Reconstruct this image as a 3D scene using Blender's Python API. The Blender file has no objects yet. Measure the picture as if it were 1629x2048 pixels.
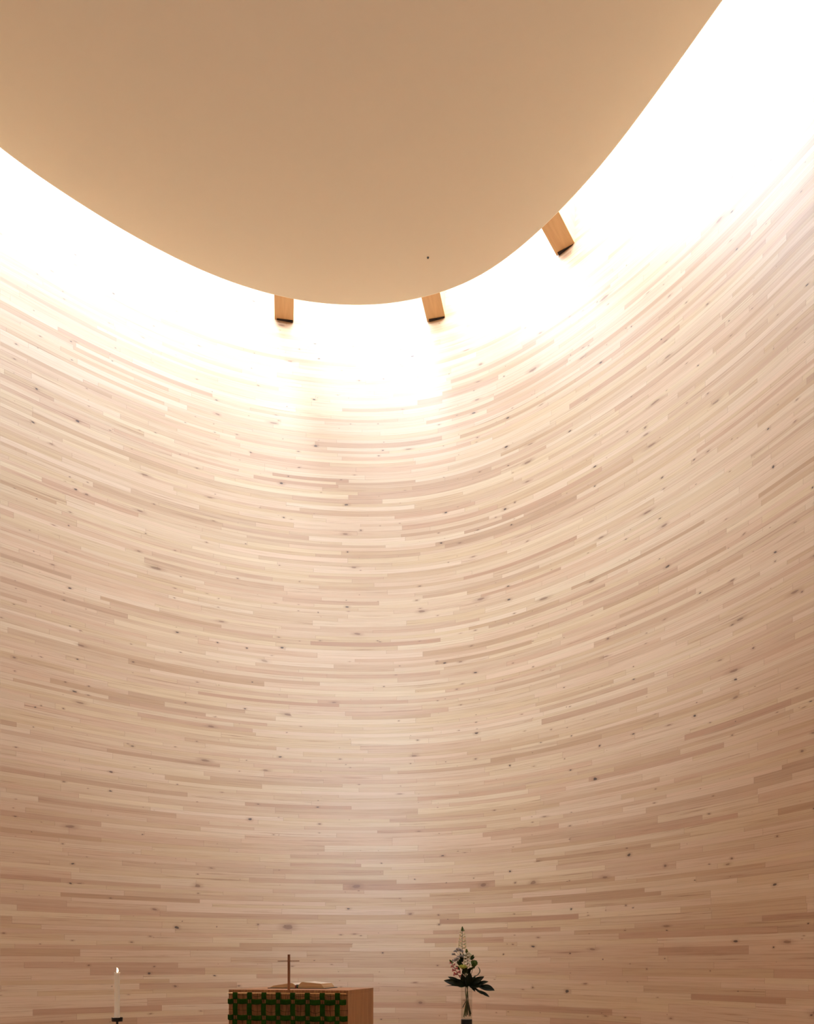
import bpy, bmesh, math, random
import numpy as np
from mathutils import Vector, Matrix
random.seed(7)
S = bpy.context.scene
COL = S.collection

# ------------------------------------------------------------------ camera
FPX = 1600.0            # focal length in pixels of the 1629 px wide frame
HOR = 1930.0            # row of the horizon (rising-front lens: verticals stay vertical)
CH = 1.2                # camera height
cam_d = bpy.data.cameras.new('camera')
cam = bpy.data.objects.new('camera', cam_d); COL.objects.link(cam)
cam_d.sensor_fit = 'HORIZONTAL'; cam_d.sensor_width = 36
cam_d.lens = 36 * FPX / 1629
cam_d.shift_y = (HOR - 1024) / 1629
cam_d.shift_x = 0
cam.location = (0, 0, CH); cam.rotation_euler = (math.pi / 2, 0, 0)
S.camera = cam

# ------------------------------------------------------------------ world, light, exposure
SKY = 36.0                          # radiance of the daylight in the roof glazing
SKY_COL = (0.76, 1.0, 1.30)
SUN = 5.5
SPOT = 9800.0; SPOT_A = 54
w = bpy.data.worlds.new('world'); S.world = w; w.use_nodes = True
w.node_tree.nodes['Background'].inputs[0].default_value = (0.75, 0.87, 1, 1)
w.node_tree.nodes['Background'].inputs[1].default_value = 1.0
sl = bpy.data.lights.new('daylight', 'SUN'); sl.energy = SUN; sl.angle = math.radians(16); sl.color = SKY_COL
so = bpy.data.objects.new('daylight', sl); COL.objects.link(so); so.location = (0, 0, 20)
so.rotation_euler = Vector((0.26, 0.16, -1)).to_track_quat('-Z', 'Y').to_euler()
pl = bpy.data.lights.new('added_wall_fill', 'SPOT'); pl.energy = SPOT; pl.color = (0.78, 1.0, 1.24)  # added fill lamp without a fitting, behind the camera, brightens the far wall
pl.spot_size = math.radians(SPOT_A); pl.spot_blend = 1.0; pl.shadow_soft_size = 0.5
po = bpy.data.objects.new('added_wall_fill', pl); COL.objects.link(po); po.location = (-2.2, -6.3, CH + 9.3)
po.rotation_euler = (Vector((0.2, 12.0, CH + 7.4)) - po.location).to_track_quat('-Z', 'Y').to_euler()
vs = S.view_settings
vs.view_transform = 'Standard'; vs.look = 'None'; vs.gamma = 1; vs.use_curve_mapping = False
vs.exposure = 0.20
S.cycles.max_bounces = 20; S.cycles.diffuse_bounces = 16
S.cycles.glossy_bounces = 4; S.cycles.transmission_bounces = 12; S.cycles.transparent_max_bounces = 12
S.cycles.sample_clamp_indirect = 8

# ------------------------------------------------------------------ node helpers
class NT:
    def __init__(s, name):
        s.m = bpy.data.materials.new(name); s.m.use_nodes = True
        s.t = s.m.node_tree; s.b = s.t.nodes['Principled BSDF']; s.out = s.t.nodes['Material Output']
    def n(s, typ, **kw):
        x = s.t.nodes.new(typ)
        for k, v in kw.items(): setattr(x, k, v)
        return x
    def l(s, a, b): s.t.links.new(a, b)
    def put(s, sock, v):
        if isinstance(v, (int, float)): sock.default_value = v
        elif isinstance(v, tuple): sock.default_value = v
        else: s.l(v, sock)
    def math(s, op, a, b=0.0, c=0.0, clamp=False):
        x = s.n('ShaderNodeMath', operation=op); x.use_clamp = clamp
        s.put(x.inputs[0], a); s.put(x.inputs[1], b); s.put(x.inputs[2], c)
        return x.outputs[0]
    def xyz(s, a, b, c):
        x = s.n('ShaderNodeCombineXYZ')
        s.put(x.inputs[0], a); s.put(x.inputs[1], b); s.put(x.inputs[2], c)
        return x.outputs[0]
    def ramp(s, f, stops, interp='LINEAR'):
        x = s.n('ShaderNodeValToRGB'); x.color_ramp.interpolation = interp
        e = x.color_ramp.elements
        while len(e) < len(stops): e.new(0.5)
        for i, (p, c) in enumerate(stops):
            e[i].position = p; e[i].color = (*c, 1) if len(c) == 3 else c
        s.put(x.inputs[0], f); return x.outputs[0]
    def rng(s, f, a, b, c, d, smooth=False):
        x = s.n('ShaderNodeMapRange'); x.clamp = True
        if smooth: x.interpolation_type = 'SMOOTHSTEP'
        for i, v in enumerate((f, a, b, c, d)): s.put(x.inputs[i], v)
        return x.outputs[0]
    def mix(s, f, a, b, mode='MIX'):
        x = s.n('ShaderNodeMix', data_type='RGBA', blend_type=mode)
        s.put(x.inputs[0], f)
        s.put(x.inputs[6], (*a, 1) if isinstance(a, tuple) and len(a) == 3 else a)
        s.put(x.inputs[7], (*b, 1) if isinstance(b, tuple) and len(b) == 3 else b)
        return x.outputs[2]
    def noise(s, vec, scale, detail=2.0, rough=0.5, dim='3D'):
        x = s.n('ShaderNodeTexNoise', noise_dimensions=dim)
        s.l(vec, x.inputs['Vector']); x.inputs['Scale'].default_value = scale
        x.inputs['Detail'].default_value = detail; x.inputs['Roughness'].default_value = rough
        return x.outputs[0]

def lin(r, g, b):
    f = lambda c: c / 12.92 if c <= 0.04045 else ((c + 0.055) / 1.055) ** 2.4
    return (f(r / 255), f(g / 255), f(b / 255))

def plain(name, col, rough=0.6, metal=0.0, spec=0.5, var=0.0, vscale=20.0):
    t = NT(name); t.b.inputs['Roughness'].default_value = rough; t.b.inputs['Metallic'].default_value = metal
    t.b.inputs['Specular IOR Level'].default_value = spec
    if var:
        tc = t.n('ShaderNodeTexCoord')
        f = t.noise(tc.outputs['Object'], vscale, 3)
        c = t.mix(f, tuple(x * (1 - var) for x in col), tuple(min(1, x * (1 + var)) for x in col))
        t.l(c, t.b.inputs['Base Color'])
    else:
        t.b.inputs['Base Color'].default_value = (*col, 1)
    return t.m

# ------------------------------------------------------------------ wall cladding
ALB = (0.72, 0.643, 0.522)
def cladding():
    t = NT('alder_cladding')
    uv = t.n('ShaderNodeUVMap'); uv.uv_map = 'UVMap'
    sp = t.n('ShaderNodeSeparateXYZ'); t.l(uv.outputs[0], sp.inputs[0])
    X, Y = sp.outputs[0], sp.outputs[1]              # metres along the wall / course number
    # courses of slightly different thickness
    wv = t.math('MULTIPLY', t.math('SINE', t.math('MULTIPLY', Y, 2.1)), 0.13)
    wv2 = t.math('MULTIPLY', t.math('SINE', t.math('MULTIPLY', Y, 0.73)), 0.22)
    Yw = t.math('ADD', Y, t.math('ADD', wv, wv2))
    C = t.math('FLOOR', Yw); FY = t.math('FRACT', Yw)
    wc = t.n('ShaderNodeTexWhiteNoise', noise_dimensions='1D'); t.l(C, wc.inputs['W'])
    along = t.math('ADD', t.math('DIVIDE', X, 1.55), t.math('MULTIPLY', C, 91.37))
    vo = t.n('ShaderNodeTexVoronoi', voronoi_dimensions='1D', feature='F1')
    t.l(along, vo.inputs['W']); vo.inputs['Scale'].default_value = 1; vo.inputs['Randomness'].default_value = 0.9
    ve = t.n('ShaderNodeTexVoronoi', voronoi_dimensions='1D', feature='DISTANCE_TO_EDGE')
    t.l(along, ve.inputs['W']); ve.inputs['Scale'].default_value = 1; ve.inputs['Randomness'].default_value = 0.9
    rs = t.n('ShaderNodeSeparateColor'); t.l(vo.outputs['Color'], rs.inputs[0])
    R1, R2, R3 = rs.outputs
    off = t.math('MULTIPLY', R1, 37.0)
    # plank tones
    tone = t.ramp(R2, [(0.0, lin(202, 171, 147)), (0.07, lin(211, 182, 158)), (0.20, lin(220, 194, 171)), (0.45, lin(226, 202, 179)),
                       (0.7, lin(230, 208, 186)), (0.88, lin(234, 213, 192)), (1.0, lin(239, 221, 202))])
    hue = t.ramp(R3, [(0.0, (1.0, 0.945, 0.945)), (0.3, (1.0, 0.985, 1.0)), (0.55, (1, 1, 0.985)), (0.8, (1.0, 1.0, 0.93)), (1.0, (0.97, 0.97, 0.97))])
    base = t.mix(1.0, tone, hue, 'MULTIPLY')
    # long grain
    gv = t.xyz(t.math('MULTIPLY', X, 1.0), t.math('MULTIPLY', Yw, 1.1), off)
    gm = t.n('ShaderNodeMapping'); t.l(gv, gm.inputs[0]); gm.inputs['Scale'].default_value = (0.9, 3.2, 1)
    g1 = t.noise(gm.outputs[0], 1.6, 4, 0.6)
    base = t.mix(1.0, base, t.ramp(g1, [(0.30, (0.84, 0.78, 0.74)), (0.48, (0.99, 0.985, 0.98)), (0.72, (1.05, 1.06, 1.07))]), 'MULTIPLY')
    gm2 = t.n('ShaderNodeMapping'); t.l(gv, gm2.inputs[0]); gm2.inputs['Scale'].default_value = (3.0, 14, 1)
    g2 = t.noise(gm2.outputs[0], 2.0, 2, 0.5)
    base = t.mix(1.0, base, t.ramp(g2, [(0.3, (0.96, 0.945, 0.935)), (0.55, (1, 1, 1))]), 'MULTIPLY')
    # dark mineral streaks in some planks
    gm3 = t.n('ShaderNodeMapping'); t.l(gv, gm3.inputs[0]); gm3.inputs['Scale'].default_value = (0.55, 2.3, 1)
    g3 = t.noise(gm3.outputs[0], 1.7, 5, 0.62)
    st = t.rng(g3, 0.565, 0.70, 0, 1, True)
    st = t.math('MULTIPLY', st, t.rng(R1, 0.40, 0.75, 0, 0.95))
    base = t.mix(st, base, t.mix(1.0, base, (0.62, 0.52, 0.47), 'MULTIPLY'))
    # thin dark cracks
    ln = t.math('ABSOLUTE', t.math('SUBTRACT', t.noise(gm3.outputs[0], 3.1, 3, 0.5), 0.5))
    ck = t.math('MULTIPLY', t.rng(ln, 0.0, 0.012, 1, 0), t.math('MULTIPLY', st, 0.6))
    base = t.mix(ck, base, lin(95, 66, 54))
    # knots
    def knots(sx, sy, rad, dens, strength, col, seed):
        kv = t.xyz(t.math('ADD', t.math('MULTIPLY', X, sx), seed), t.math('MULTIPLY', Yw, sy), 0.0)
        wob = t.n('ShaderNodeTexNoise'); t.l(kv, wob.inputs['Vector']); wob.inputs['Scale'].default_value = 4.0
        mv = t.n('ShaderNodeVectorMath', operation='MULTIPLY_ADD')
        t.l(wob.outputs[1], mv.inputs[0]); mv.inputs[1].default_value = (0.12, 0.12, 0); t.l(kv, mv.inputs[2])
        kn = t.n('ShaderNodeTexVoronoi', voronoi_dimensions='2D'); t.l(mv.outputs[0], kn.inputs['Vector'])
        kn.inputs['Scale'].default_value = 1.0
        ks = t.n('ShaderNodeSeparateColor'); t.l(kn.outputs['Color'], ks.inputs[0])
        on = t.rng(ks.outputs[0], 1 - dens - 0.001, 1 - dens, 0, 1)
        r_ = t.math('MULTIPLY', t.math('ADD', t.math('MULTIPLY', t.math('POWER', ks.outputs[1], 2.5), 1.15), 0.30), rad)
        d = t.math('DIVIDE', kn.outputs['Distance'], r_)
        core = t.math('MULTIPLY', on, t.rng(d, 0.55, 1.0, 1, 0, True))
        halo = t.math('MULTIPLY', on, t.rng(d, 0.8, 2.6, 1, 0, True))
        return core, halo, t.math('MULTIPLY', core, strength), col
    # (course height is about 0.057 m, so Yw*0.5 and X*4 give roughly round-ish, slightly long marks)
    for sx, sy, rad, dens, stg, col, seed in ((2.2, 0.24, 0.050, 0.28, 0.88, lin(62, 44, 40), 0.0),
                                              (3.6, 0.47, 0.060, 0.14, 0.7, lin(112, 80, 68), 51.3),
                                              (1.1, 0.21, 0.062, 0.42, 0.62, lin(128, 90, 74), 17.9)):
        core, halo, cs, kc = knots(sx, sy, rad, dens, stg, col, seed)
        base = t.mix(t.math('MULTIPLY', halo, 0.28), base, lin(150, 112, 92))
        base = t.mix(cs, base, kc)
    # joints between courses and at plank ends
    ey = t.math('MINIMUM', FY, t.math('SUBTRACT', 1.0, FY))
    jy = t.math('MULTIPLY', t.rng(ey, 0.0, 0.07, 1, 0), t.rng(wc.outputs[0], 0.2, 1.0, 0.06, 0.30))
    jx = t.math('MULTIPLY', t.rng(ve.outputs['Distance'], 0.0, 0.0035, 1, 0), 0.28)
    jj = t.math('MAXIMUM', jy, jx)
    base = t.mix(jj, base, lin(120, 84, 66))
    base = t.mix(1.0, base, ALB, 'MULTIPLY')
    t.l(base, t.b.inputs['Base Color'])
    t.b.inputs['Roughness'].default_value = 0.52
    t.b.inputs['Specular IOR Level'].default_value = 0.6
    return t.m

def simple_wood(name, ca, cb, axis='Z', scale=14.0, stripe=0.6, rough=0.5):
    t = NT(name); tc = t.n('ShaderNodeTexCoord')
    mp = t.n('ShaderNodeMapping'); t.l(tc.outputs['Object'], mp.inputs[0])
    sc = {'X': (0.08, 1, 1), 'Y': (1, 0.08, 1), 'Z': (1, 1, 0.08)}[axis]
    mp.inputs['Scale'].default_value = sc
    a = t.noise(mp.outputs[0], scale, 5, 0.6)
    b = t.noise(mp.outputs[0], scale * 6, 3, 0.5)
    f = t.math('ADD', t.math('MULTIPLY', a, 1 - stripe), t.math('MULTIPLY', b, stripe))
    c = t.ramp(f, [(0.36, ca), (0.62, cb)])
    t.l(c, t.b.inputs['Base Color']); t.b.inputs['Roughness'].default_value = rough
    return t.m

M = {}
M['clad'] = cladding()
M['plaster'] = plain('ceiling_plaster', lin(222, 208, 184), 0.9, spec=0.1, var=0.01, vscale=6)
M['reveal'] = plain('white_reveal', (0.85, 0.84, 0.82), 0.8)
M['floor'] = simple_wood('floor_boards', lin(136, 98, 64), lin(154, 114, 78), 'Y', 6, 0.4)
M['beam'] = simple_wood('oiled_pine', lin(196, 152, 100), lin(212, 170, 118), 'X', 5, 0.4)
M['oak_front'] = simple_wood('altar_front', lin(118, 74, 44), lin(170, 120, 76), 'Z', 26, 0.75)
M['oak_side'] = simple_wood('altar_side', lin(150, 104, 62), lin(180, 130, 84), 'Z', 9, 0.45)
M['oak_top'] = simple_wood('altar_top', lin(165, 118, 84), lin(190, 142, 104), 'X', 12, 0.5)
M['cross'] = simple_wood('cross_wood', lin(110, 66, 42), lin(150, 98, 64), 'Z', 30, 0.5)
M['black'] = plain('black_iron', (0.006, 0.006, 0.006), 0.45)
M['dark'] = plain('gap_shade_and_wick', (0.03, 0.015, 0.01), 0.9)  # dark tone for the painted shade at the beam ends and the candle wick
M['brass'] = plain('brass', (0.85, 0.62, 0.33), 0.22, 1.0)
M['felt'] = plain('green_felt', lin(34, 64, 12), 0.95, spec=0.05, var=0.35, vscale=60)
M['cord'] = plain('green_cord', lin(38, 52, 18), 0.95, spec=0.05)
M['paper'] = plain('page_paper', lin(240, 232, 220), 0.8)
M['leather'] = plain('dark_leather', (0.012, 0.010, 0.010), 0.5)
M['rib_red'] = plain('red_ribbon', (0.12, 0.008, 0.01), 0.6)
M['rib_green'] = plain('green_ribbon', (0.01, 0.05, 0.015), 0.6)
M['leaf'] = plain('glossy_leaf', (0.008, 0.022, 0.008), 0.28, var=0.4, vscale=30)
M['leaf2'] = plain('green_leaf', (0.03, 0.07, 0.012), 0.5, var=0.3, vscale=30)
M['leafg'] = plain('grey_green_leaf', (0.06, 0.085, 0.06), 0.6, var=0.3, vscale=30)
M['stem'] = plain('flower_stem', (0.045, 0.07, 0.012), 0.5, var=0.3)
M['stemd'] = plain('dark_stem', (0.02, 0.03, 0.01), 0.6)
M['cream'] = plain('cream_petal', (0.72, 0.70, 0.50), 0.65, var=0.18, vscale=90)
M['white'] = plain('white_petal', (0.78, 0.76, 0.66), 0.65, var=0.12, vscale=90)
M['pink'] = plain('pink_petal', (0.46, 0.13, 0.13), 0.65, var=0.3, vscale=90)
M['lime'] = plain('lime_petal', (0.46, 0.52, 0.12), 0.8, var=0.3, vscale=150)
M['moss'] = plain('moss_green_petal', (0.06, 0.11, 0.015), 0.9, var=0.5, vscale=150)
M['blue'] = plain('grey_blue_petal', (0.36, 0.36, 0.38), 0.8, var=0.3, vscale=150)
t = NT('candle_wax'); t.b.inputs['Base Color'].default_value = (0.92, 0.92, 0.84, 1); t.b.inputs['Roughness'].default_value = 0.45
t.b.inputs['Subsurface Weight'].default_value = 0.0; t.b.inputs['Subsurface Radius'].default_value = (0.02, 0.012, 0.006)
M['wax'] = t.m
t = NT('flame'); t.b.inputs['Base Color'].default_value = (1, 0.8, 0.5, 1)
t.b.inputs['Emission Color'].default_value = (1, 0.80, 0.52, 1); t.b.inputs['Emission Strength'].default_value = 3.5
M['flame'] = t.m
def clear(name, ior, tint):
    t = NT(name); lw = t.n('ShaderNodeLayerWeight'); lw.inputs[0].default_value = 0.5
    fc = t.math('MULTIPLY_ADD', t.math('POWER', lw.outputs['Facing'], 5.0), ior, 0.02)
    tr = t.n('ShaderNodeBsdfTransparent'); tr.inputs[0].default_value = tint
    gl = t.n('ShaderNodeBsdfGlossy'); gl.inputs['Roughness'].default_value = 0.02
    mx = t.n('ShaderNodeMixShader'); t.l(fc, mx.inputs[0]); t.l(tr.outputs[0], mx.inputs[1]); t.l(gl.outputs[0], mx.inputs[2])
    t.l(mx.outputs[0], t.out.inputs[0]); return t.m
M['glass'] = clear('clear_glass', 0.5, (0.97, 0.975, 0.97, 1))
M['water'] = clear('water', 0.25, (0.97, 0.96, 0.93, 1))
# roof glazing: frosted panes glowing with daylight
t = NT('roof_glazing')
em = t.n('ShaderNodeEmission'); em.inputs[0].default_value = (*SKY_COL, 1); em.inputs[1].default_value = SKY
tr = t.n('ShaderNodeBsdfTransparent'); ad = t.n('ShaderNodeAddShader')
t.l(em.outputs[0], ad.inputs[0]); t.l(tr.outputs[0], ad.inputs[1]); t.l(ad.outputs[0], t.out.inputs[0])
M['glazing'] = t.m

# ------------------------------------------------------------------ object helpers
def obj(name, bm, mat, parent=None, smooth=False, loc=None):
    me = bpy.data.meshes.new(name); bm.normal_update(); bm.to_mesh(me); bm.free()
    for m_ in (mat if isinstance(mat, (list, tuple)) else [mat]): me.materials.append(m_)
    if smooth:
        for p in me.polygons: p.use_smooth = True
    o = bpy.data.objects.new(name, me); COL.objects.link(o)
    if parent is not None:
        o.parent = parent
    if loc is not None: o.location = loc
    return o
def tag(o, label=None, cat=None, group=None, kind=None):
    if label: o['label'] = label
    if cat: o['category'] = cat
    if group: o['group'] = group
    if kind: o['kind'] = kind
    return o
def thing(name, loc, label, cat, group=None, rz=0.0):
    o = bpy.data.objects.new(name, None); COL.objects.link(o)
    o.empty_display_size = 0.1; o.location = loc; o.rotation_euler = (0, 0, rz)
    return tag(o, label, cat, group)
def P(x, y, Y):                       # picture position at distance Y, as a point of the room
    return Vector(((x - 814) * Y / FPX, Y, CH + (HOR - y) * Y / FPX))

def box(bm, c, s, bevel=0.0, mi=0):
    r = bmesh.ops.create_cube(bm, size=1.0)
    vv = r['verts']
    for v in vv: v.co = Vector((v.co.x * s[0] + c[0], v.co.y * s[1] + c[1], v.co.z * s[2] + c[2]))
    if bevel:
        es = list({e for v in vv for e in v.link_edges})
        bmesh.ops.bevel(bm, geom=es, offset=bevel, segments=2, affect='EDGES', profile=0.5)
def lathe(bm, prof, seg=32, center=(0, 0), cap=True):
    rings = []
    for r, z in prof:
        rings.append([bm.verts.new((center[0] + r * math.cos(2 * math.pi * i / seg), center[1] + r * math.sin(2 * math.pi * i / seg), z)) for i in range(seg)])
    for a, b in zip(rings[:-1], rings[1:]):
        for i in range(seg):
            bm.faces.new((a[i], a[(i + 1) % seg], b[(i + 1) % seg], b[i]))
    if cap:
        bm.faces.new(list(reversed(rings[0]))); bm.faces.new(rings[-1])
def tube(bm, pts, rad, seg=8):
    pts = [Vector(p) for p in pts]; n = len(pts)
    if not isinstance(rad, (list, tuple)): rad = [rad] * n
    rings = []; ref = Vector((0.31, 0.87, 0.38))
    for i, p in enumerate(pts):
        d = (pts[min(i + 1, n - 1)] - pts[max(i - 1, 0)]).normalized()
        a = d.cross(ref).normalized(); b = d.cross(a)
        rings.append([bm.verts.new(p + (a * math.cos(2 * math.pi * k / seg) + b * math.sin(2 * math.pi * k / seg)) * rad[i]) for k in range(seg)])
    for A, B in zip(rings[:-1], rings[1:]):
        for k in range(seg): bm.faces.new((A[k], A[(k + 1) % seg], B[(k + 1) % seg], B[k]))
    bm.faces.new(list(reversed(rings[0]))); bm.faces.new(rings[-1])
def bez(a, b, c, n=10):
    a, b, c = Vector(a), Vector(b), Vector(c)
    return [a * (1 - s) ** 2 + b * 2 * s * (1 - s) + c * s * s for s in [i / n for i in range(n + 1)]]
def ell(bm, c, dirv, L, W, T=None, seg=2):
    """an ellipsoid whose long axis follows dirv"""
    T = T or W
    r = bmesh.ops.create_icosphere(bm, subdivisions=seg, radius=1)
    d = Vector(dirv).normalized(); a = d.cross(Vector((0.2, 0.9, 0.1))).normalized(); b = d.cross(a)
    for v in r['verts']:
        q = v.co; v.co = Vector(c) + d * q.x * L + a * q.y * W + b * q.z * T
    return r['verts']

# ------------------------------------------------------------------ plan of the nave
KT = [(0, 3.95), (120, 3.9), (300, 3.4), (420, 2.65), (480, 2.1), (585, 1.15), (740, 0.0), (850, -1.5), (910, -2.5),
      (970, -3.5), (1060, -4.6), (1170, -5.4), (1330, -6.1), (1509, -6.6), (1629, -6.9)]
us = np.arange(0, 1630, 1.0)
kk = np.interp(us, [a for a, b in KT], [b * 1.06e-4 for a, b in KT])
kk = np.convolve(np.pad(kk, 40, mode='edge'), np.ones(81) / 81, mode='valid')
ln = np.concatenate([[0], np.cumsum((kk[1:] + kk[:-1]) / 2)]); ln -= ln[740]
YW = 9.3 * np.exp(ln)
vis = [((u - 814) * YW[int(u)] / FPX, YW[int(u)]) for u in [0, 90, 180, 270, 360, 450, 540, 620, 700, 780, 860, 940, 1020, 1110, 1210, 1310, 1410, 1520, 1628]]
back = [(3.80, 4.35), (4.3, 2.3), (4.45, 0.0), (4.0, -2.6), (2.7, -4.8), (0.7, -6.2), (-1.7, -6.4), (-4.0, -5.2),
        (-5.6, -2.9), (-6.35, 0.0), (-6.3, 2.6), (-5.75, 4.9), (-4.95, 6.55)]
def closed_curve(ctrl, n):
    c = np.array(ctrl); N = len(c); out = []
    for i in range(N):
        p0, p1, p2, p3 = c[(i - 1) % N], c[i], c[(i + 1) % N], c[(i + 2) % N]
        for s in np.linspace(0, 1, 30, endpoint=False):
            d = [1e-9]; 
            t0 = 0; t1 = t0 + np.linalg.norm(p1 - p0) ** 0.5; t2 = t1 + np.linalg.norm(p2 - p1) ** 0.5; t3 = t2 + np.linalg.norm(p3 - p2) ** 0.5
            t_ = t1 + (t2 - t1) * s
            a1 = (t1 - t_) / (t1 - t0) * p0 + (t_ - t0) / (t1 - t0) * p1
            a2 = (t2 - t_) / (t2 - t1) * p1 + (t_ - t1) / (t2 - t1) * p2
            a3 = (t3 - t_) / (t3 - t2) * p2 + (t_ - t2) / (t3 - t2) * p3
            b1 = (t2 - t_) / (t2 - t0) * a1 + (t_ - t0) / (t2 - t0) * a2
            b2 = (t3 - t_) / (t3 - t1) * a2 + (t_ - t1) / (t3 - t1) * a3
            out.append((t2 - t_) / (t2 - t1) * b1 + (t_ - t1) / (t2 - t1) * b2)
    o = np.array(out); o2 = np.vstack([o, o[:1]])
    L = np.concatenate([[0], np.cumsum(np.linalg.norm(np.diff(o2, axis=0), axis=1))])
    q = np.linspace(0, L[-1], n, endpoint=False)
    r = np.stack([np.interp(q, L, o2[:, 0]), np.interp(q, L, o2[:, 1])], 1)
    k = np.array([1, 2, 3, 2, 1.0]); k /= k.sum()
    for _ in range(3):
        r = sum(k[j] * np.roll(r, j - 2, axis=0) for j in range(5))
    return r, L[-1]
NP = 480
PLAN, PLEN = closed_curve(vis + back, NP)
YZ = [(-1.2, 10.9), (0, 11.2), (1.5, 11.5), (3, 11.76), (5, 12.05), (7, 12.28), (9.0, 12.46), (9.9, 12.53), (12.5, 12.6)]
GZ = [(a, b / 9.3) for a, b in YZ]
def g_of(z):                      # z above the camera; how far the bowl has opened at that height
    zs = [a for a, b in GZ]; gs = [b for a, b in GZ]
    acc = 0
    for d in (-0.6, -0.3, 0, 0.3, 0.6): acc += np.interp(z + d, zs, gs)
    return acc / 5
PITCH = [(-150, 10.3), (0, 9.8), (150, 8.7), (310, 7.8), (610, 7.1), (780, 7.0), (1700, 7.0)]   # seen course height in px
_v = np.arange(-300, 1801.0); _p = np.interp(_v, [a for a, b in PITCH], [b for a, b in PITCH])
_n = np.concatenate([[0], np.cumsum(1 / _p[1:])])
def course_of(z): return float(np.interp(FPX * z / (9.3 * g_of(z)), _v, _n))
ZC = 9.9                          # underside of the ceiling above the camera
TOP = ZC + 2.0                    # glazing level
zs = list(np.linspace(-CH, TOP + 0.05, 80))
bm = bmesh.new(); uvl = bm.loops.layers.uv.new('UVMap')
CN = [course_of(z) for z in zs]
rows = []
for z in zs:
    g = g_of(z)
    rows.append([bm.verts.new((p[0] * g, p[1] * g, z + CH)) for p in PLAN])
for j in range(len(zs) - 1):
    for i in range(NP):
        i2 = (i + 1) % NP
        f = bm.faces.new((rows[j][i], rows[j][i2], rows[j + 1][i2], rows[j + 1][i]))
        uvs = [(i, j), (i + 1, j), (i + 1, j + 1), (i, j + 1)]
        for lp, (a, b) in zip(f.loops, uvs):
            lp[uvl].uv = (a / NP * PLEN * 1.2, CN[b])
wall = obj('wall_nave', bm, M['clad'], smooth=True); tag(wall, kind='structure')
sol = wall.modifiers.new('thickness', 'SOLIDIFY'); sol.thickness = 0.12; sol.offset = 0
# keep the inner face exactly on the surface
ctr = PLAN.mean(axis=0)
nrm_in = wall.data.polygons[0].normal.dot(Vector((ctr[0], ctr[1], 0)) - wall.data.polygons[0].center) > 0
sol.offset = -1 if nrm_in else 1

# floor
bm = bmesh.new()
g = g_of(-CH) * 1.02
bm.faces.new([bm.verts.new((p[0] * g, p[1] * g, 0)) for p in PLAN[::4]])
r = bmesh.ops.extrude_face_region(bm, geom=bm.faces[:])
bmesh.ops.translate(bm, verts=[v for v in r['geom'] if isinstance(v, bmesh.types.BMVert)], vec=(0, 0, -0.2))
fl = obj('floor', bm, M['floor']); tag(fl, kind='structure')

# ceiling: a flat oval slab; its near outline follows the photograph, the rest keeps the same gap to the wall
edge = [(0, 298), (61, 342), (123, 385), (215, 445), (276, 479), (347, 517), (430, 554), (500, 578.5), (549, 592), (586, 600),
        (662, 610.5), (724, 613), (797, 607), (881, 588.6), (940, 565), (985, 539), (1040, 498), (1084, 458.6), (1116, 427),
        (1152, 390), (1207, 328), (1295, 216), (1376, 101), (1447, 0)]
dvis = [((u - 814) * ZC / (HOR - y), FPX * ZC / (HOR - y)) for u, y in edge[::2] + [edge[-1]]]
gC = g_of(ZC)
W_AT = PLAN * gC
def inset(pt, d):
    q = np.array(pt) * gC; i = np.argmin(((W_AT - q) ** 2).sum(1))
    tan = W_AT[(i + 1) % NP] - W_AT[i - 1]; tan /= np.linalg.norm(tan)
    nrm = np.array([tan[1], -tan[0]])
    if np.dot(nrm, ctr * gC - W_AT[i]) < 0: nrm = -nrm
    return tuple(W_AT[i] + nrm * d)
dback = [inset(p, 0.7) for p in [vis[-1]] + back[:]]
dback = [p for p in dback if p[1] < 7.6]
DISC, _ = closed_curve(dvis + dback, 360)
dc = DISC.mean(axis=0)
bm = bmesh.new()
def ring(sc, z): return [bm.verts.new((dc[0] + (p[0] - dc[0]) * sc, dc[1] + (p[1] - dc[1]) * sc, z)) for p in DISC]
rs_ = [ring(s_, CH + ZC) for s_ in (0.2, 0.6, 0.998)] + [ring(1.0, CH + ZC + 0.01), ring(1.0, CH + ZC + 0.10), ring(0.975, CH + ZC + 0.14), ring(0.972, CH + TOP)]
for a, b in zip(rs_[:-1], rs_[1:]):
    for i in range(360): bm.faces.new((a[i], b[i], b[(i + 1) % 360], a[(i + 1) % 360]))
bm.faces.new(rs_[0]); bm.faces.new(list(reversed(rs_[-1])))
bmesh.ops.recalc_face_normals(bm, faces=bm.faces[:])
ce = obj('ceiling', bm, M['plaster']); tag(ce, kind='structure')

# roof glazing ring between the slab's upstand and the wall
bm = bmesh.new()
gT = g_of(TOP); OUT = PLAN * gT
inn, outr = [], []
for i in range(NP):
    q = OUT[i]
    d = DISC * 0.972 + dc * 0.028
    k_ = np.argmin(((d - q) ** 2).sum(1))
    inn.append(bm.verts.new((d[k_][0], d[k_][1], CH + TOP))); outr.append(bm.verts.new((q[0] * 0.999, q[1] * 0.999, CH + TOP)))
for i in range(NP):
    i2 = (i + 1) % NP
    try: bm.faces.new((inn[i], inn[i2], outr[i2], outr[i]))
    except ValueError: pass
win = obj('window_1', bm, M['glazing']); tag(win, kind='structure')

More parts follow.
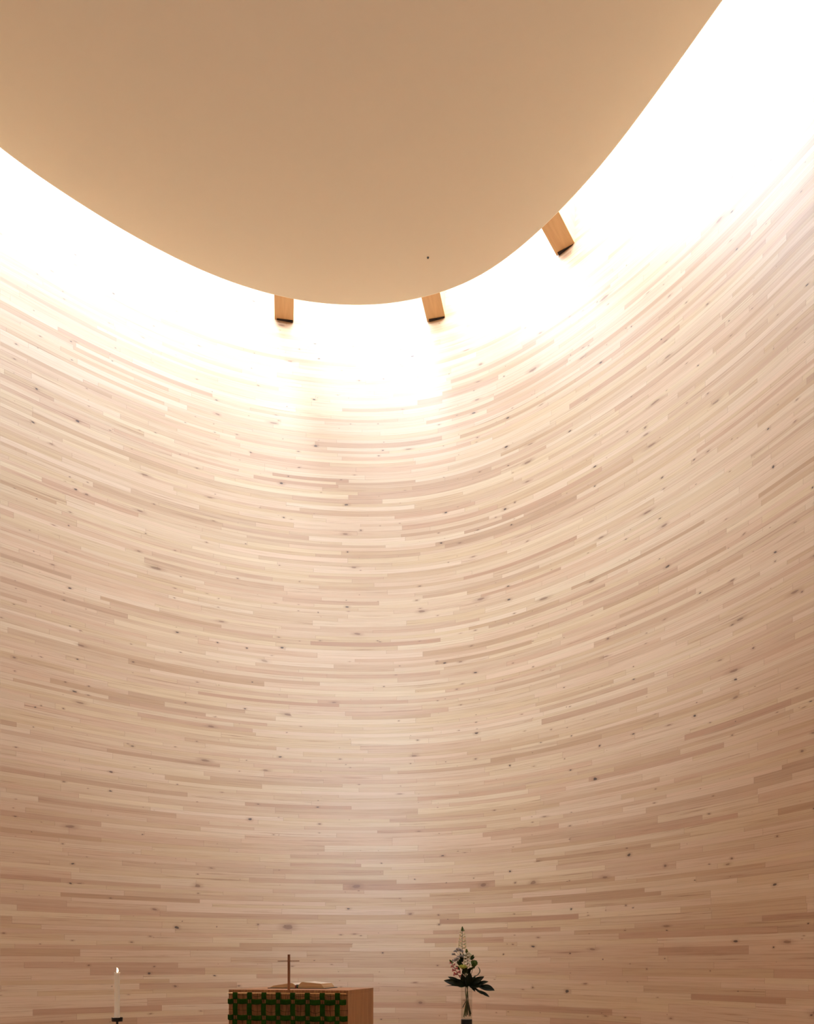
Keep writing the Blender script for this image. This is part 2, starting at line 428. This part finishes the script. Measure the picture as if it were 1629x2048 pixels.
# ------------------------------------------------------------------ beams across the light slot
def beam(xl, yl, xr, yr, vpx, label):
    # xl,yl / xr,yr : lower corners of the wall end of the beam's underside
    z = ZC + 0.065                     # the undersides sit a little above the slab's underside
    a = Vector(((xl - 814) * z / (HOR - yl), FPX * z / (HOR - yl), 0)); b = Vector(((xr - 814) * z / (HOR - yr), FPX * z / (HOR - yr), 0))
    mid = (a + b) / 2; d = Vector((vpx - 814, FPX, 0)).normalized(); wdt = 0.29
    # where this line meets the wall
    best = None
    for i in range(NP):
        q = Vector((W_AT[i][0], W_AT[i][1], 0)) - mid; al = q.dot(d); pr = abs(q.x * d.y - q.y * d.x)
        if al > -1.5 and (best is None or pr < best[0]): best = (pr, al)
    e = mid + d * best[1]
    print('beam end', tuple(mid), 'wall gap', best[1])
    rz = math.atan2(d.y, d.x)
    t_ = thing('roof_beam', (e.x, e.y, CH + z), label, 'beam', 'timber beams across the roof light', rz)
    m_ = bmesh.new(); L = 1.25
    box(m_, (-L / 2 + 0.02, 0, 0.42), (L, wdt, 0.84), 0.004)
    o = obj('beam_body', m_, M['beam'], t_)
    m_ = bmesh.new(); box(m_, (0.0, -0.012, -0.004), (0.06, wdt * 0.84, 0.012), 0.0)  # thin dark box painting the shade where the beam meets the wall
    obj('gap_shade_strip', m_, M['dark'], t_)['label'] = 'dark strip standing for the shaded gap at the wall end'
    return t_
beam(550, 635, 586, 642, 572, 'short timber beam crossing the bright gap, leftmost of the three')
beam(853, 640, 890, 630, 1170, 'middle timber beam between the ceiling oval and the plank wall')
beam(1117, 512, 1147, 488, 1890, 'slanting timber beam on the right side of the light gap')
# small fitting in the ceiling
bm = bmesh.new(); lathe(bm, [(0.004, 0), (0.013, 0.0), (0.015, 0.006), (0.015, 0.01)], 16)
c = P(856, 515, FPX * ZC / (HOR - 515))
o = obj('ceiling_fitting', bm, M['black'], loc=(c.x, c.y, c.z - 0.009)); tag(o, 'tiny black fitting set in the smooth beige ceiling', 'ceiling fitting')

# ------------------------------------------------------------------ altar
FLc = Vector((-1.457, 6.53)); FRc = Vector((-0.465, 6.31)); ang = math.atan2(FRc.y - FLc.y, FRc.x - FLc.x)
AW, AD, AH = 1.016, 0.778, 1.0
al = thing('altar', (FLc.x, FLc.y, 0), 'square wooden block altar with green woven hanging on its front', 'altar', rz=ang)
bm = bmesh.new(); box(bm, (AW / 2, AD / 2, (AH - 0.03) / 2), (AW - 0.002, AD - 0.002, AH - 0.03))
for f in bm.faces:
    f.material_index = 1 if abs(f.calc_center_median().x - AW / 2) > AW * 0.4 else 0
obj('altar_body', bm, [M['oak_front'], M['oak_side']], al)
bm = bmesh.new(); box(bm, (AW / 2, AD / 2, AH - 0.015), (AW, AD, 0.03), 0.0015)
for f in bm.faces:
    c = f.calc_center_median()
    f.material_index = 0 if f.normal.z > 0.5 else (2 if c.x > AW * 0.9 or c.x < AW * 0.1 else 1)
bm.normal_update()
for f in bm.faces:
    if f.normal.z > 0.5: f.material_index = 0
obj('altar_top', bm, [M['oak_top'], M['oak_front'], M['oak_side']], al)
ALM = Matrix.Translation((FLc.x, FLc.y, 0)) @ Matrix.Rotation(ang, 4, 'Z')
def AP(x, y, z=AH): return ALM @ Vector((x, y, z))

# green woven hanging
cl = thing('altar_hanging', AP(0, 0, 0), 'dark green woven band hanging on a brass rod in front of the altar', 'altar cloth', rz=ang)
ZR = AH - 0.027; YF = -0.030
bm = bmesh.new(); tube(bm, [(0.004, YF, ZR), (AW - 0.006, YF, ZR)], 0.0035, 10)
obj('rod', bm, M['brass'], cl)['label'] = 'thin brass rod'
for xx in (0.12, AW - 0.12):
    bm = bmesh.new(); tube(bm, [(xx, 0.002, ZR - 0.004), (xx, YF, ZR - 0.002)], 0.003, 8); obj('rod_bracket', bm, M['brass'], cl)
sp_ = 0.1235; x0 = 0.074; vx = [x0 + sp_ * i for i in range(8)]; hz = [ZR - 0.066 - 0.130 * k for k in range(5)]
HB = hz[-1] - 0.06
def strap(bm, pts, wdir, hw, th=0.006):
    """pts: centre line; wdir: across; each strap is a thin soft band"""
    sec = []
    for p in pts:
        p = Vector(p[:3]); wv_ = Vector(wdir) * hw
        nn = Vector((0, -1, 0))
        row = []
        for s_ in (-1, -0.6, 0.6, 1): row.append(p + wv_ * s_ + nn * (th * (1 if abs(s_) < 0.9 else 0.3)))
        for s_ in (1, 0.6, -0.6, -1): row.append(p + wv_ * s_ - nn * (th * (0.6 if abs(s_) < 0.9 else 0.1)))
        sec.append([bm.verts.new(v) for v in row])
    for a, b in zip(sec[:-1], sec[1:]):
        for i in range(8): bm.faces.new((a[i], a[(i + 1) % 8], b[(i + 1) % 8], b[i]))
    bm.faces.new(list(reversed(sec[0]))); bm.faces.new(sec[-1])
for i, x in enumerate(vx):
    bm = bmesh.new(); jx = random.uniform(-0.003, 0.003)
    zt = ZR + 0.006
    for k in range(len(hz) + 1):
        zb = (hz[k] + 0.0195) if k < len(hz) else HB
        pts = []
        for s_ in np.linspace(0, 1, 5):
            z = zt + (zb - zt) * s_
            yb = YF - 0.005 - 0.004 * math.sin(s_ * math.pi) + (0 if k else 0)
            pts.append((x + jx * (k / 3) + 0.002 * math.sin(k * 2.1 + i), yb, z))
        strap(bm, pts, (1, 0, 0), 0.0205)
        if k < len(hz):     # two narrow selvedges carry on past the open square of the crossing
            for s_ in (-1, 1):
                strap(bm, [(x + s_ * 0.0175, YF - 0.004, hz[k] + 0.022), (x + s_ * 0.0175, YF - 0.004, hz[k] - 0.022)], (1, 0, 0), 0.0022, 0.002)
        zt = hz[k] - 0.0195 if k < len(hz) else 0
    obj('upright_strap', bm, M['felt'], cl)
ends = [0.012] + vx + [AW + 0.006]
for k, z in enumerate(hz):
    bm = bmesh.new()
    for i in range(len(ends) - 1):
        a = ends[i] + (0.0195 if i else 0); b = ends[i + 1] - (0.0195 if i + 1 < len(ends) - 1 else 0)
        if i + 1 == len(ends) - 1: b -= 0.012 * (1 - (k % 2))
        pts = []
        for s_ in np.linspace(0, 1, 5):
            pts.append((a + (b - a) * s_, YF - 0.006 - 0.010 * math.sin(s_ * math.pi), z - 0.004 * math.sin(s_ * math.pi) + 0.002 * math.sin(i * 1.7 + k)))
        strap(bm, pts, (0, 0, 1), 0.0215)
        if i + 1 < len(ends) - 1:
            for s_ in (-1, 1):
                strap(bm, [(b - 0.001, YF - 0.003, z + s_ * 0.0175), (b + 0.041, YF - 0.003, z + s_ * 0.0175)], (0, 0, 1), 0.002, 0.002)
    obj('cross_strap', bm, M['felt'], cl)
# thin cords through the openings
cx = [(a + b) / 2 for a, b in zip(ends[:-1], ends[1:])]
for i, x in enumerate(cx[1:-1] + vx):
    bm = bmesh.new(); pts = [(x + 0.003 * math.sin(j * 1.3 + i), YF + 0.006, ZR - j * (ZR - HB) / 24) for j in range(25)]
    tube(bm, pts, 0.0016, 6); obj('upright_cord', bm, M['cord'], cl)
rowsz = [ZR - 0.012] + [(hz[k] + hz[k + 1]) / 2 for k in range(len(hz) - 1)]
for k, z in enumerate(rowsz):
    bm = bmesh.new(); pts = []
    for i in range(len(ends) - 1):
        dp = random.uniform(0.004, 0.026) if 0 < i < len(ends) - 2 else 0.002
        for s_ in np.linspace(0, 1, 9)[(0 if i == 0 else 1):]:
            pts.append((ends[i] + (ends[i + 1] - ends[i]) * s_, YF + 0.004, z - dp * math.sin(s_ * math.pi)))
    tube(bm, pts, 0.0016, 6); obj('cross_cord', bm, M['cord'], cl)

# ------------------------------------------------------------------ cross on the altar
cr = thing('altar_cross', AP(0.513, 0.022, AH), 'small dark wooden cross with a very thin crossbar standing before the book', 'cross', rz=ang)
bm = bmesh.new(); box(bm, (0, 0, 0.1425), (0.019, 0.013, 0.285), 0.0012); obj('upright', bm, M['cross'], cr)
bm = bmesh.new(); box(bm, (0, -0.0085, 0.232), (0.185, 0.004, 0.0065), 0.0006); obj('crossbar', bm, M['cross'], cr)

# ------------------------------------------------------------------ open book
BX = -0.935; BY = 6.80
bk = thing('open_book', (BX, BY, AH), 'thick open book with dark cover lying on the altar behind the cross', 'book', rz=-0.2)
BDp = 0.32; HWd = 0.25
bm = bmesh.new()
box(bm, (-HWd / 2 - 0.006, BDp / 2, 0.0028), (HWd + 0.010, BDp + 0.022, 0.0055), 0.001)
box(bm, (HWd / 2 + 0.006, BDp / 2, 0.0028), (HWd + 0.010, BDp + 0.022, 0.0055), 0.001)
box(bm, (0, BDp / 2, 0.0025), (0.03, BDp + 0.012, 0.0035), 0.001)
obj('cover', bm, M['leather'], bk)
def pages(sign, prof):
    m_ = bmesh.new(); fr = []; bkv = []
    pts = [(sign * x, z) for x, z in prof]
    low = [(sign * x, 0.0057) for x, z in prof]
    for yy, store in ((0.0, fr), (BDp, bkv)):
        store.append([m_.verts.new((x, yy, z)) for x, z in pts]); store.append([m_.verts.new((x, yy, z)) for x, z in low])
    n = len(pts)
    for i in range(n - 1):
        for q in ((fr[0][i], fr[0][i + 1], bkv[0][i + 1], bkv[0][i]), (fr[1][i], fr[1][i + 1], bkv[1][i + 1], bkv[1][i]),
                  (fr[0][i], fr[0][i + 1], fr[1][i + 1], fr[1][i]), (bkv[0][i], bkv[0][i + 1], bkv[1][i + 1], bkv[1][i])):
            try: m_.faces.new(q)
            except ValueError: pass
    m_.faces.new((fr[0][0], bkv[0][0], bkv[1][0], fr[1][0])); m_.faces.new((fr[0][-1], bkv[0][-1], bkv[1][-1], fr[1][-1]))
    bmesh.ops.recalc_face_normals(m_, faces=m_.faces[:])
    m_.normal_update()
    for f in m_.faces: f.material_index = 1 if abs(f.normal.y) > 0.9 or (abs(f.normal.x) > 0.6 and abs(f.calc_center_median().x) > 0.17) else 0
    return m_
def prof(pk, edge_z, ex):
    out = []
    for s_ in np.linspace(0, 1, 22):
        x = 0.006 + (ex - 0.006) * s_
        if s_ < 0.22: z = 0.020 + (pk - 0.020) * math.sin(s_ / 0.22 * math.pi / 2)
        else: z = pk + (edge_z - pk) * ((s_ - 0.22) / 0.78) ** 1.1
        out.append((x, z))
    out.append((ex + 0.030, 0.0062))
    return out
t = NT('page_edges'); tc = t.n('ShaderNodeTexCoord'); mp = t.n('ShaderNodeMapping'); t.l(tc.outputs['Object'], mp.inputs[0]); mp.inputs['Scale'].default_value = (2, 2, 400)
t.l(t.ramp(t.noise(mp.outputs[0], 1.0, 2), [(0.3, lin(170, 132, 92)), (0.7, lin(212, 178, 136))]), t.b.inputs['Base Color']); t.b.inputs['Roughness'].default_value = 0.8
M['edges'] = t.m
obj('page_block', pages(-1, prof(0.046, 0.024, 0.214)), [M['paper'], M['edges']], bk)
obj('page_block', pages(1, prof(0.056, 0.042, 0.208)), [M['paper'], M['edges']], bk)
for dx, mt, nm in ((-0.006, 'rib_red', 'dark red ribbon'), (0.005, 'rib_green', 'dark green ribbon')):
    bm = bmesh.new(); tube(bm, [(dx, 0.10, 0.026), (dx, 0.01, 0.028), (dx, -0.010, 0.024), (dx * 1.2, -0.014, 0.012), (dx * 1.4, -0.012, 0.006)], [0.004, 0.006, 0.007, 0.0065, 0.005], 8)
    obj('bookmark_ribbon', bm, M[mt], bk)['label'] = nm

# ------------------------------------------------------------------ candle and its stand
YC = 6.3
cb = P(234, 2035.5, YC)
st = thing('candle_stand', (cb.x, YC, 0), 'black iron candle stand with a shallow round cup', 'candle stand')
zt = cb.z
bm = bmesh.new(); lathe(bm, [(0.0, 0.0), (0.13, 0.0), (0.13, 0.008), (0.02, 0.016), (0.0, 0.016)][1:4], 40); obj('base', bm, M['black'], st)
bm = bmesh.new(); lathe(bm, [(0.0088, 0.01), (0.0088, zt - 0.028)], 20); obj('pole', bm, M['black'], st)
bm = bmesh.new(); lathe(bm, [(0.010, zt - 0.030), (0.041, zt - 0.029), (0.0425, zt + 0.002), (0.0405, zt + 0.002), (0.0395, zt - 0.004), (0.002, zt - 0.004)], 40); obj('cup', bm, M['black'], st)
ca = thing('candle', (cb.x - 0.001, YC, zt - 0.004), 'lit white pillar candle burning on the black stand left of the altar', 'candle')
Hc = (2035.5 - 1945.3) * YC / FPX + 0.004; rc = 0.0215
bm = bmesh.new()
lathe(bm, [(rc * 1.04, 0), (rc * 1.0, 0.01), (rc * 0.985, Hc * 0.5), (rc * 0.97, Hc - 0.012), (rc * 1.02, Hc - 0.006), (rc * 0.98, Hc - 0.0015), (rc * 0.86, Hc), (rc * 0.5, Hc - 0.005), (0.001, Hc - 0.006)], 32)
for v in bm.verts:
    if v.co.z > Hc - 0.013: v.co.z += 0.0025 * math.sin(math.atan2(v.co.y, v.co.x) * 2 + 1.0); 
    if v.co.z > Hc - 0.009 and v.co.x > 0.8 * rc: v.co.x += 0.002
for f in bm.faces: f.smooth = True
obj('wax', bm, M['wax'], ca)
bm = bmesh.new(); ell(bm, (-0.027, -0.005, 0.001), (1, 0.2, 0), 0.010, 0.006, 0.003)
obj('wax_drip', bm, M['wax'], ca, smooth=True)
bm = bmesh.new(); tube(bm, [(0, 0, Hc - 0.008), (0.001, 0, Hc + 0.004), (0.003, 0, Hc + 0.010)], 0.0010, 6); obj('wick', bm, M['dark'], ca)
bm = bmesh.new()
for (lx, hgt, r_) in ((0.0, 0.040, 0.0085), (-0.004, 0.044, 0.0045)):
    sec = []
    for s_ in np.linspace(0, 1, 12):
        rr = r_ * (math.sin(math.pi * min(1, s_ ** 0.75)) * (1.0 - 0.25 * s_) + 0.03); cxo = 0.002 + (lx * 1.6 + 0.004 * math.sin(s_ * 3)) * s_
        sec.append([bm.verts.new((cxo + rr * math.cos(a_), rr * 0.8 * math.sin(a_), Hc - 0.001 + hgt * s_)) for a_ in np.linspace(0, 2 * math.pi, 14, endpoint=False)])
    for A, B in zip(sec[:-1], sec[1:]):
        for k in range(14): bm.faces.new((A[k], A[(k + 1) % 14], B[(k + 1) % 14], B[k]))
    bm.faces.new(list(reversed(sec[0]))); bm.faces.new(sec[-1])
obj('flame', bm, M['flame'], ca, smooth=True)

# ------------------------------------------------------------------ vase and its stand
YV = 6.4
vb = P(933.3, 2038.5, YV)
ps = thing('vase_stand', (vb.x, YV, 0), 'slim black round post carrying the glass vase', 'flower stand')
bm = bmesh.new(); lathe(bm, [(0.16, 0), (0.16, 0.012), (0.05, 0.018)], 48); obj('base', bm, M['black'], ps)
bm = bmesh.new(); lathe(bm, [(0.0445, 0.01), (0.0445, vb.z - 0.002), (0.043, vb.z)], 48); obj('post', bm, M['black'], ps)
va = thing('glass_vase', (vb.x, YV, vb.z + 0.001), 'clear straight glass vase half full of water holding the bouquet', 'vase')
Rv = 0.0445; Hv = 0.262; Hw = 0.156
bm = bmesh.new(); lathe(bm, [(Rv - 0.001, 0), (Rv, 0.002), (Rv, Hv), (Rv - 0.003, Hv), (Rv - 0.003, 0.006), (0.001, 0.006)], 64); obj('glass', bm, M['glass'], va, smooth=False)
bm = bmesh.new(); lathe(bm, [(Rv - 0.0026, 0.0064), (Rv - 0.0026, Hw - 0.001), (Rv - 0.0034, Hw)], 64); obj('water', bm, M['water'], va)

# ------------------------------------------------------------------ bouquet
BIND = P(933.5, 1979, YV)
bots = [(927, 2034), (930, 2032), (932.5, 2033), (935, 2030), (940, 2033), (941, 2031), (943, 2028), (925, 2015), (937, 2033), (929, 2036)]
bi = [0]
def stem_pts(top):
    i = bi[0]; bi[0] += 1
    bx_, by_ = bots[i % len(bots)]; a_ = i * 2.1
    lo = P(bx_, by_, YV + 0.018 * math.sin(a_)); lo.z = max(lo.z, vb.z + 0.012)
    dxy = Vector((lo.x - vb.x, lo.y - YV)); 
    if dxy.length > Rv - 0.008: dxy *= (Rv - 0.008) / dxy.length; lo.x = vb.x + dxy.x; lo.y = YV + dxy.y
    mid = BIND + Vector((0.010 * math.cos(a_ + 1), 0.010 * math.sin(a_ + 1), 0))
    mid2 = P(934, 1999, YV) + Vector((0.008 * math.cos(a_), 0.008 * math.sin(a_), 0))
    top = Vector(top)
    return [lo, lo * 0.45 + mid2 * 0.55, mid2, mid, mid * 0.55 + top * 0.45 + Vector((0, 0, 0.01)), top]
def smooth_path(pts, n=20):
    out = []
    for i in range(len(pts) - 1):
        p0, p1, p2, p3 = pts[max(i - 1, 0)], pts[i], pts[i + 1], pts[min(i + 2, len(pts) - 1)]
        for s_ in np.linspace(0, 1, 5)[:-1]:
            out.append(0.5 * ((2 * p1) + (p2 - p0) * s_ + (2 * p0 - 5 * p1 + 4 * p2 - p3) * s_ ** 2 + (3 * p1 - p0 - 3 * p2 + p3) * s_ ** 3))
    out.append(pts[-1]); return out
def flower(name, top, label, cat, group=None, r_=0.0036, extra=None, smat='stem'):
    sp2 = stem_pts(top)
    o = thing(name, sp2[0], label, cat, group)
    off = sp2[0]
    path = smooth_path(sp2 + (extra or []))
    m_ = bmesh.new(); tube(m_, [p - off for p in path], [r_ * (1 - 0.45 * i / len(path)) for i in range(len(path))], 8)
    obj('stem', m_, M[smat], o, smooth=True)
    return o, off
def floret(bm, c, d, s):
    d = Vector(d).normalized(); c = Vector(c); up = Vector((0, 0, 1)); side = d.cross(up).normalized()
    ell(bm, c - d * s * 0.35, d, s * 0.75, s * 0.42, s * 0.42)
    for k in (-1, 1):                                          # two lobes standing up
        ell(bm, c + d * s * 0.35 + up * s * 0.42 + side * k * s * 0.30, up + side * k * 0.5 + d * 0.5, s * 0.50, s * 0.36, s * 0.16)
    for k in (-1, 0, 1):                                       # three lobes turned down
        ell(bm, c + d * s * 0.50 - up * s * 0.28 + side * k * s * 0.34, -up + side * k * 0.7 + d * 0.7, s * 0.42, s * 0.32, s * 0.16)
def leaf_mesh(base, tip, wid, nrm=(0, -1, 0.3), curve=0.10, round_=0.5, n=12):
    base, tip = Vector(base), Vector(tip); ax = tip - base; L = ax.length; ax.normalize()
    nrm = Vector(nrm); nrm = (nrm - ax * nrm.dot(ax)).normalized(); side = ax.cross(nrm)
    m_ = bmesh.new(); rws = []
    for i in range(n + 1):
        s_ = i / n
        ww = wid * 0.5 * (math.sin(math.pi * s_ ** (0.75 + round_ * 0.8)) ** (0.9) if 0 < s_ < 1 else 0.0) + 0.0008
        ctr_ = base + ax * L * s_ + nrm * (-curve * L * (s_ - 0.5) ** 2 * 2 + curve * L * 0.5)
        rws.append([m_.verts.new(ctr_ + side * ww * q + nrm * (abs(q) * ww * 0.28)) for q in (-1, -0.5, 0, 0.5, 1)])
    for a, b in zip(rws[:-1], rws[1:]):
        for k in range(4): m_.faces.new((a[k], a[k + 1], b[k + 1], b[k]))
    r = bmesh.ops.solidify(m_, geom=m_.faces[:], thickness=0.0008)
    return m_
def shift(bm, off):
    for v in bm.verts: v.co -= off

# tall cream snapdragon
def snapdragon(base, tip, Yd, n, mat, label, smax, smin, bud=3, name='snapdragon'):
    pb = P(*base, Yd); pt = P(*tip, Yd)
    o, off = flower(name, pb, label, 'flower', extra=[pb * 0.5 + pt * 0.5, pt], r_=0.0038)
    for i in range(n):
        s_ = i / max(1, n - 1); q = pb + (pt - pb) * (0.02 + 0.80 * s_); a_ = (i % 2) * math.pi + random.uniform(-0.55, 0.3) * (1 if i % 2 == 0 else -1)
        sz = smax + (smin - smax) * s_
        d = Vector((math.cos(a_), math.sin(a_), 0.35 * s_ - 0.1))
        m_ = bmesh.new(); floret(m_, q + d * sz * 0.95, d, sz); shift(m_, off)
        obj('floret', m_, M[mat], o, smooth=True)
    m_ = bmesh.new()
    for i in range(16):
        s_ = i / 15; q = pb + (pt - pb) * (0.80 + 0.22 * s_); a_ = i * 2.4; d = Vector((math.cos(a_), math.sin(a_), 0.9))
        ell(m_, q + d * 0.0075 * (1.05 - 0.7 * s_), d, 0.0075 * (1.1 - 0.5 * s_), 0.0045 * (1.1 - 0.5 * s_), seg=1)
    shift(m_, off); obj('bud_tip', m_, M['moss'], o, smooth=True)
    return o
snapdragon((924.5, 1896), (924.8, 1855), YV + 0.01, 11, 'cream', 'tall cream snapdragon spike rising highest in the bouquet', 0.0200, 0.012)
snapdragon((934.5, 1932), (933.2, 1899.5), YV - 0.03, 9, 'white', 'shorter white snapdragon in the middle of the bouquet', 0.020, 0.012)
snapdragon((918, 1952), (900, 1921), YV - 0.01, 8, 'pink', 'pink snapdragon leaning left above the dark leaves', 0.022, 0.010)
# carnations
def carnation(c, Yd, rx, rz_, mat, label, name):
    pc = P(*c, Yd); o, off = flower(name, pc - Vector((0, 0, rz_ * 0.4)), label, 'flower')
    m_ = bmesh.new()
    for i in range(150):
        th = random.uniform(0, 2 * math.pi); ph = math.acos(random.uniform(-0.25, 1.0))
        d = Vector((math.sin(ph) * math.cos(th), math.sin(ph) * math.sin(th), math.cos(ph)))
        q = pc + Vector((d.x * rx, d.y * rx, d.z * rz_)) * random.uniform(0.78, 1.0)
        ell(m_, q, d + Vector((random.uniform(-.6, .6), random.uniform(-.6, .6), random.uniform(-.3, .3))), rx * 0.20, rx * 0.13, rx * 0.05, seg=1)
    ell(m_, pc, (0, 0, 1), rz_ * 0.85, rx * 0.85, rx * 0.85)
    shift(m_, off); obj('flower_head', m_, M[mat], o)
    m_ = bmesh.new(); lathe(m_, [(0.004, -rz_ * 1.3), (rx * 0.36, -rz_ * 0.75), (rx * 0.42, -rz_ * 0.2)], 12)
    for v in m_.verts: v.co += pc - off
    obj('calyx', m_, M['stem'], o, smooth=True)
carnation((925.8, 1934), YV - 0.045, 0.031, 0.016, 'lime', 'lime green carnation with a ruffled flat head', 'carnation')
carnation((937, 1911), YV + 0.01, 0.026, 0.024, 'cream', 'pale cream carnation behind the white snapdragon', 'carnation')
carnation((948, 1927.5), YV - 0.01, 0.029, 0.030, 'moss', 'dark mossy green pompom flower on the right of the bouquet', 'pompom_flower')
# statice sprigs
def sprig(tops, Yd, label):
    pm = Vector((0, 0, 0))
    pts = [P(x, y, Yd + 0.008 * math.sin(i * 2)) for i, (x, y) in enumerate(tops)]
    for p in pts: pm += p
    pm /= len(pts); j = pm - Vector((-0.01, 0, 0.05)); j.x += (BIND.x - pm.x) * 0.3
    o, off = flower('statice_sprig', j, label, 'flower', r_=0.0018, smat='stemd')
    for p in pts:
        m_ = bmesh.new(); tube(m_, [j - off, (j * 0.5 + p * 0.5) - off + Vector((0.003, 0, 0.0)), p - off], 0.0011, 6)
        obj('branch', m_, M['stemd'], o)
        m_ = bmesh.new()
        for k in range(16):
            d = Vector((random.uniform(-1, 1), random.uniform(-1, 1), random.uniform(-0.3, 0.9)))
            ell(m_, p + Vector((d.x * 0.013, d.y * 0.010, d.z * 0.009)), d + Vector((0, 0, 0.6)), 0.0075, 0.0038, seg=1)
        shift(m_, off); obj('blossom', m_, M['blue'], o)
sprig([(907, 1909), (911, 1903), (915, 1899), (919, 1901)], YV + 0.0, 'grey blue filler sprig at the upper left of the bouquet')
sprig([(920, 1900), (924, 1903), (918, 1913.5), (923, 1912.5), (926, 1914)], YV - 0.02, 'grey blue filler sprig just below the tall cream spike')
sprig([(908, 1921.5), (912, 1920), (915, 1918)], YV - 0.015, 'grey blue filler sprig above the pink snapdragon')
# loose small greenery
def twig(tip, Yd, leaves, label, name, mat='leaf2', wid=0.010, r_=0.0016):
    pt = P(*tip, Yd); o, off = flower(name, pt, label, 'foliage', r_=r_)
    for (bx_, by_, tx, ty, ww) in leaves:
        m_ = leaf_mesh(P(bx_, by_, Yd), P(tx, ty, Yd - 0.01), ww); shift(m_, off); obj('leaf', m_, M[mat], o, smooth=True)
twig((944, 1918), YV + 0.01, [(940, 1920, 947.5, 1909.5, 0.018), (941, 1920, 949.5, 1913.5, 0.016), (939, 1918, 932, 1905, 0.015), (938, 1925, 945, 1931, 0.02)],
     'leafy green twig reaching right beside the pale carnation', 'leafy_twig')
twig((929, 1925), YV + 0.02, [(929, 1926, 921, 1916, 0.022), (930, 1928, 926, 1910, 0.018), (928, 1932, 919, 1927, 0.022), (931, 1946, 926, 1934, 0.03), (934, 1948, 941, 1936, 0.03),
                              (930, 1948, 933, 1934, 0.03), (926, 1950, 929, 1938, 0.028), (937, 1950, 938, 1938, 0.026)],
     'dark leafy twig in the heart of the bouquet', 'leafy_twig', 'leaf', r_=0.002)
twig((920, 1915), YV + 0.015, [(921, 1932, 914, 1922, 0.022), (922, 1930, 918, 1918, 0.020), (923, 1926, 921, 1906, 0.020), (924, 1922, 927, 1908, 0.018), (920, 1940, 912, 1932, 0.022),
                               (924, 1935, 917, 1927, 0.024), (927, 1922, 930, 1908, 0.02), (929, 1920, 934, 1910, 0.018), (926, 1940, 930, 1926, 0.028), (938, 1940, 946, 1934, 0.026)],
     'olive green leafy twig between the grey blue sprigs and the white flowers', 'leafy_twig', 'leaf2', r_=0.002)
# curling grass blade on the right
gp = [P(946, 1955, YV - 0.02), P(955, 1950, YV - 0.02), P(959.5, 1944, YV - 0.02), P(959, 1938, YV - 0.02), P(956, 1934, YV - 0.02)]
o, off = flower('grass_blade', gp[0], 'thin grey green blade curling at the right of the bouquet', 'foliage', r_=0.0016)
bm = bmesh.new(); pth = smooth_path(gp); tube(bm, [p - off for p in pth], [0.004 * math.sin(math.pi * min(0.97, (i + 1) / (len(pth) + 1))) + 0.0006 for i in range(len(pth))], 6)
obj('blade', bm, M['leafg'], o, smooth=True)
# pale seed grass, left
gp = [P(921, 1925, YV + 0.02), P(914, 1906, YV + 0.02), P(908, 1896, YV + 0.02), P(897, 1893, YV + 0.02), P(890, 1900, YV + 0.02)]

# big dark lobed leaves around the neck of the vase
def big_leaf(stalk_y, lobes, label, mat='leaf'):
    """lobes: (tip x, tip y, tip depth offset, width, roundness, normal)"""
    o, off = flower('lobed_leaf', P(933.5, stalk_y, YV - 0.01), label, 'leaf', r_=0.0036, smat='stemd')
    for (bx_, by_, tx, ty, dy, ww, rn, nr) in lobes:
        m_ = leaf_mesh(P(bx_, by_, YV - 0.01), P(tx, ty, YV + dy), ww, nr, 0.10, rn); shift(m_, off)
        obj('leaf_lobe', m_, M[mat], o, smooth=True)
F = (0, -0.8, 0.6); G = (0.1, -1, 0.15)
big_leaf(1968, [(926, 1972, 887.5, 1961, -0.06, 0.050, 0.45, (0, -0.9, 0.35)), (925, 1968, 896, 1953.5, -0.02, 0.034, 0.4, (0, -0.9, 0.3)),
                (924, 1974, 890, 1972.5, 0.02, 0.014, 0.3, (0, -0.5, 0.9)), (930, 1973, 908, 1966, -0.09, 0.040, 0.5, G)],
         'large dark lobed leaf spreading left over the vase rim')
big_leaf(1966, [(929, 1974, 923.5, 1947, -0.05, 0.052, 0.05, G), (927, 1972, 914, 1958, -0.06, 0.036, 0.5, G)],
         'rounded dark leaf standing upright left of the bouquet centre')
big_leaf(1966, [(936, 1973, 939.5, 1943.5, -0.05, 0.060, 0.10, G), (933, 1975, 932, 1953, -0.03, 0.050, 0.3, G), (938, 1972, 951, 1951, 0.0, 0.03, 0.4, G)],
         'rounded dark leaf standing upright right of the bouquet centre')
big_leaf(1968, [(938, 1972, 968.5, 1953, -0.04, 0.048, 0.45, (-0.1, -0.9, 0.35)), (940, 1972, 962, 1962, -0.06, 0.046, 0.5, F)],
         'dark pointed leaf rising to the right of the vase')
big_leaf(1970, [(950, 1972, 977, 1963, -0.05, 0.036, 0.45, (0.1, -0.8, 0.55)), (955, 1973, 989.5, 1981, -0.08, 0.060, 0.5, (0.15, -0.85, 0.5)),
                (956, 1980, 979, 1994, -0.05, 0.024, 0.6, (0, -0.9, 0.3)), (938, 1973, 957, 1972, -0.05, 0.046, 0.6, G), (943, 1972, 950, 1983, -0.05, 0.022, 0.5, G),
                (938, 1972, 962, 1974, -0.06, 0.050, 0.4, F), (945, 1973, 965, 1989, -0.04, 0.016, 0.5, G)],
         'drooping glossy lobed leaf hanging lowest on the right')
